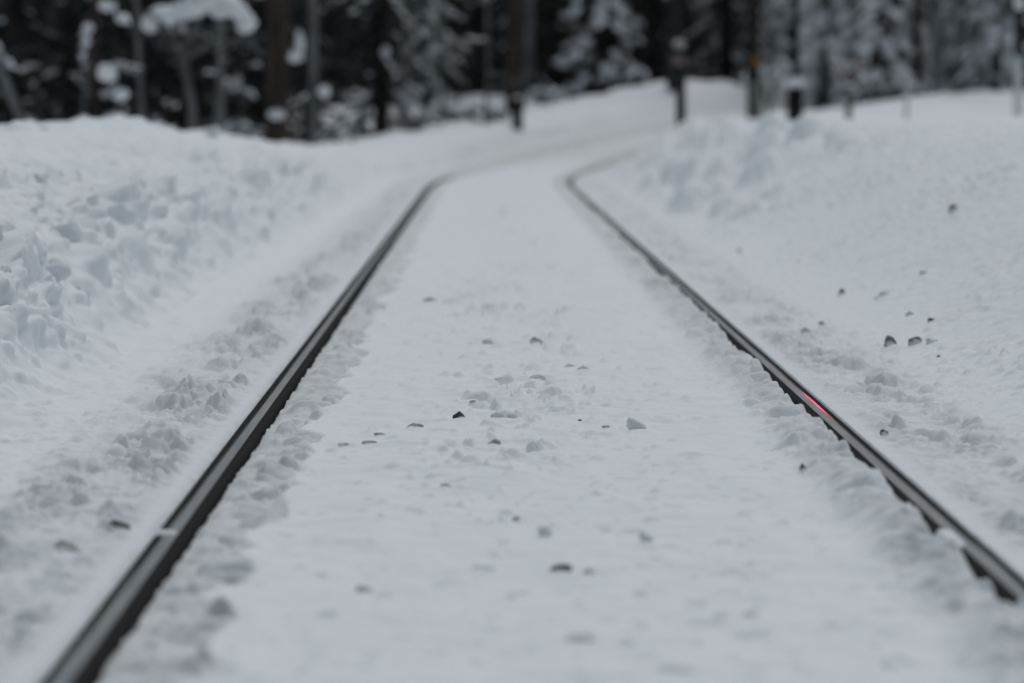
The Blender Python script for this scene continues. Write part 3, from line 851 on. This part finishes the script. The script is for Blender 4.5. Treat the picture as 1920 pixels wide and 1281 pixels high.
t = place('bare_tree', bare_meshes(9, px2m(11, 80), 41, M_GREYBARK, 9, 2.6, .3, .9, wob=.02), 1757, 80, 'pale grey trunk on the right, the nearer and slimmer of two')
t = place('bare_tree', bare_meshes(11, px2m(21, 84), 42, M_GREYBARK, 9, 2.8, .3, 1.2, wob=.02), 1806, 84, 'wide grey trunk right of the slimmer pale one')
t = place('spruce_tree', spruce_meshes(7, 1.3, .2, 43, .95, .13, 1.1, M_FROST_NEEDLE), 1868, 82, 'frosted spruce left of the black and white banded pole')

# low snowy brush along the far bank
def shrub(px, d, y, w, label, seed, leaf=M_TWIG, snow=.07):
    rs = random.Random(seed)
    x = px2m(px - 910, d)
    o = thing('snowy_shrub', (x, d, gz(x, d) - .05))
    hh = max(.25, .8 + (205 - y) / 7200 * d - o.location.z)
    for q in range(13):
        m, s = MB(), MB()
        L = px2m(w, d) * rs.uniform(.35, .75); az = rs.choice((0, math.pi)) + rs.uniform(-.8, .8)
        n = 6; P = []
        for i in range(n):
            f = i / (n - 1)
            P.append(Vector((math.cos(az) * L * f, math.sin(az) * L * f * .6, hh * rs.uniform(.85, 1.1) * math.sin(math.pi * (.05 + .72 * f)))))
        m.tube(P, [.02, .016, .013, .01, .007, .004], 5, False); needles_along(m, P, rs, 3, .2)
        if rs.random() < .75: snow_along(s, P, rs, snow * rs.uniform(.6, 1.3), .3)
        link(bpy.data.objects.new('branch', m.mesh2('branch', leaf, s, M_SNOW)), o)
    tag(o, label, 'shrub', 'low brush along the far snowbank')
shrub(700, 64, 232, 90, 'low snowy brush at the left end of the far bank', 1)
shrub(770, 68, 215, 100, 'low snowy brush under the frosted narrow spruce', 2)
shrub(860, 71, 200, 110, 'snowy brush midway between the thin grey trunk and the lone dark post', 3)
shrub(905, 69, 208, 80, 'snowy brush touching the left side of the lone dark post', 4)
shrub(1025, 76, 172, 60, 'bright snowy brush just right of the middle brown trunk', 5, snow=.1)
shrub(1165, 82, 135, 80, 'snowy brush at the foot of the young spruce right of the middle', 6, snow=.09)
shrub(1592, 70, 108, 50, 'shrub with reddish dry leaves above the short wooden post', 7, M_REDLEAF, .05)
shrub(1440, 76, 120, 90, 'snowy brush between the orange-marked trunk and the signal mast', 8, snow=.08)
shrub(1660, 78, 150, 110, 'snowy brush right of the short wooden post', 9, snow=.08)
# ------------------------------------------------------------------ posts and the signal
def post_at(name, px, d, ybase, label, cat):
    x = px2m(px - 910, d)
    zb = .8 + (205 - ybase) / 7200.0 * d
    o = thing(name, (x, d, min(zb, gz(x, d)) ))
    return tag(o, label, cat)
t = post_at('wooden_post', 970, 64, 238, 'lone dark post in front of the middle brown trunk, on the far snowbank', 'post')
m = MB(); m.box((0, 0, (dz_of(t, 184) - .5) / 2), (px2m(20, 64), px2m(20, 64), dz_of(t, 184) + .5), .02); m.build('shaft', M_BLACK, t)
m = MB(); m.blob((0, 0, dz_of(t, 183)), (px2m(11, 64), px2m(11, 64), .03), 8); m.build('snow_cap', M_FROST, t)

d = 58.0
t = post_at('trackside_post', 1276, d, 238, 'black post carrying a small reddish grey box topped with snow', 'post')
m = MB(); m.tube([(0, 0, -.5), (0, 0, dz_of(t, 150)), (px2m(-3, d), 0, dz_of(t, 122))], [px2m(10, d), px2m(9, d), px2m(8, d)], 12); m.build('shaft', M_BLACK, t)
m = MB(); m.box((px2m(-4, d), 0, dz_of(t, 112)), (px2m(28, d), .2, px2m(24, d)), .015); b = m.build('equipment_box', M_BOX, t)
m = MB(); m.box((px2m(-4, d), 0, dz_of(t, 98)), (px2m(34, d), .25, px2m(5, d)), .01); m.build('lid', M_BLACK, b)
m = MB(); m.blob((px2m(-3, d), 0, dz_of(t, 84)), (px2m(13, d), .10, px2m(9, d)), 9, 3, .25); m.build('snow_cap', M_OLDSNOW, t)

d = 60.0
t = post_at('marker_post', 1414, d, 222, 'grey marker post below the orange-marked black trunk', 'post')
m = MB(); m.box((px2m(3, d), 0, (dz_of(t, 152) - .5) / 2), (px2m(22, d), .1, dz_of(t, 152) + .5), .012); m.build('shaft', M_GREYPOST, t)
m = MB(); m.box((px2m(-10, d), -.01, (dz_of(t, 156) - .5) / 2), (px2m(5, d), .13, dz_of(t, 156) + .5), .004); m.build('edge_strip', M_BLACK, t)

t = post_at('signal_mast', 1490, d, 212, 'thin signal mast rising from a snow-capped black box', 'signal')
m = MB(); m.box((0, 0, (dz_of(t, 165) - .6) / 2), (px2m(28, d), .24, dz_of(t, 165) + .6), .012); bx = m.build('base_box', M_BLACK, t)
m = MB(); m.box((0, -.124, dz_of(t, 186)), (px2m(18, d), .012, px2m(26, d)), .004); m.build('door', M_STEEL, bx)
m = MB(); m.blob((px2m(-3, d), 0, dz_of(t, 156)), (px2m(19, d), .16, px2m(11, d)), 10, 3, .15); m.build('snow_cap', M_SNOW, t)
m = MB(); m.tube([(0, .02, dz_of(t, 162)), (0, .02, 4.6)], [px2m(6.5, d), px2m(6, d)], 12); m.build('pole', M_GREYBARK if False else M_STEEL, t)
LZ = 3.83
LX = .33
m = MB(); m.box((LX / 2, 0, LZ - .22), (LX, .05, .05), .004); m.box((LX / 2, 0, LZ + .22), (LX, .05, .05), .004); m.build('bracket', M_BLACK, t)
m = MB(); m.box((LX, -.05, LZ), (.34, .16, .62), .02); hd = m.build('lamp_housing', M_BLACK, t)
m = MB()
vs = [(LX + .09 * math.cos(a), -.137, LZ - .1 + .09 * math.sin(a)) for a in [i * math.pi / 12 for i in range(24)]]
m.add(vs, [tuple(range(24))]); m.build('lamp_lens', M_LAMP, hd, False)
m = MB()
for i in range(13):
    a = i * math.pi / 12
    for (rr, yy) in ((.11, -.13), (.115, -.30)):
        m.v.append((LX + rr * math.cos(a), yy, LZ - .1 + rr * math.sin(a)))
m.f = [(2 * i, 2 * i + 2, 2 * i + 3, 2 * i + 1) for i in range(12)]
m.build('hood', M_BLACK, hd)
m = MB(); m.blob((LX, -.05, LZ + .36), (.2, .13, .09), 11); m.build('snow_cap', M_SNOW, hd)

t = post_at('wooden_post', 1590, d, 228, 'short greenish grey wooden post right of the signal mast', 'post')
m = MB(); m.tube([(0, 0, -.5), (.01, 0, dz_of(t, 162))], [px2m(7, d), px2m(6.5, d)], 12); m.build('shaft', M_WOODPOST, t)
m = MB(); m.blob((.01, 0, dz_of(t, 161)), (px2m(8, d), .06, .03), 12); m.build('snow_cap', M_SNOW, t)
t = post_at('snow_stake', 1699, 64, 206, 'thin pale stake sunk in the far snow, right of the wooden post', 'stake')
m = MB(); m.tube([(0, 0, -.4), (0, 0, dz_of(t, 168))], [px2m(4, 64)] * 2, 8); m.build('shaft', M_FROST, t)
m = MB(); m.blob((0, 0, dz_of(t, 166)), (px2m(6, 64), .05, .03), 13); m.build('snow_cap', M_SNOW, t)

d = 52.0
t = post_at('banded_pole', 1908, d, 196, 'tall pole with black and white bands at the right edge', 'pole')
segs = [(240, 105, 'white_band', M_WHITE), (105, 20, 'black_band', M_BLACK), (20, -65, 'white_band', M_WHITE), (-65, -150, 'black_band', M_BLACK)]
for (ya, yb, nm, mt) in segs:
    m = MB(); m.tube([(0, 0, dz_of(t, ya)), (0, 0, dz_of(t, yb))], [px2m(8.5, d)] * 2, 14); m.build(nm, mt, t)
m = MB(); m.blob((0, 0, dz_of(t, -152)), (px2m(11, d), .08, .05), 14); m.build('snow_cap', M_SNOW, t)
# ------------------------------------------------------------------ loose lumps lying in the snow: place along the track, across it, width, height, kind, label
def clod_material(name, dark, light, dust):
    m, nt, p = nodes(name)
    L = nt.links.new
    tc = nt.nodes.new('ShaderNodeTexCoord')
    nz = nt.nodes.new('ShaderNodeTexNoise'); nz.inputs['Scale'].default_value = 60; nz.inputs['Detail'].default_value = 5
    L(tc.outputs['Object'], nz.inputs['Vector'])
    mx = nt.nodes.new('ShaderNodeMix'); mx.data_type = 'RGBA'
    mx.inputs[6].default_value = (*dark, 1); mx.inputs[7].default_value = (*light, 1)
    L(nz.outputs['Fac'], mx.inputs[0])
    # blown snow sticking to the windward foot of each lump
    sp = nt.nodes.new('ShaderNodeSeparateXYZ'); L(tc.outputs['Generated'], sp.inputs[0])
    a = nt.nodes.new('ShaderNodeMath'); a.operation = 'ADD'; L(sp.outputs['Z'], a.inputs[0]); L(sp.outputs['Y'], a.inputs[1])
    b = nt.nodes.new('ShaderNodeMath'); b.operation = 'MULTIPLY_ADD'; L(nz.outputs['Fac'], b.inputs[0]); b.inputs[1].default_value = 0.5; L(a.outputs[0], b.inputs[2])
    mr = nt.nodes.new('ShaderNodeMapRange'); mr.inputs[1].default_value = dust; mr.inputs[2].default_value = dust + 0.25
    L(b.outputs[0], mr.inputs[0])
    m2 = nt.nodes.new('ShaderNodeMix'); m2.data_type = 'RGBA'
    m2.inputs[6].default_value = (0.78, 0.80, 0.81, 1)
    L(mr.outputs[0], m2.inputs[0]); L(mx.outputs[2], m2.inputs[7]); L(m2.outputs[2], p.inputs['Base Color'])
    p.inputs['Roughness'].default_value = 0.85; p.inputs['Specular IOR Level'].default_value = 0.1
    return m
CLOD = {'d': clod_material('dark_ice', (0.02, 0.02, 0.02), (0.15, 0.15, 0.14), 0.95),
        'r': clod_material('dark_rimmed_ice', (0.05, 0.05, 0.045), (0.30, 0.30, 0.28), 1.05),
        'g': clod_material('grey_ice', (0.26, 0.265, 0.25), (0.52, 0.53, 0.51), 0.98),
        'p': clod_material('dirty_snow', (0.66, 0.68, 0.67), (0.80, 0.82, 0.82), 1.0), 's': M_GROUND}
for i, (s, t, w, h, k, lab) in enumerate(CLODS):
    x, y, _ = track_xy(s, t)
    o_z = gz(float(x), float(y))
    m = MB()
    fat = 1.15 if k == 's' else 1.0
    m.blob((0, 0, h * (.0 if k != 's' else -.05)), (w * .5 * fat, w * .38, h * .55 * fat), 200 + i, 3, .55)
    o = m.build('snow_clod' if k in 'ps' else 'ice_lump', CLOD[k])
    o.location = (float(x), float(y), o_z + (h * .5 if 'knob' in lab else h * .14 if k in 'dr' else -h * .22 if k == 's' else h * .06))
    o.rotation_euler = (0, 0, random.Random(i).uniform(-.4, .4))
    tag(o, lab, 'snow clod' if k in 'ps' else 'ice lump', 'loose lumps on the snow')
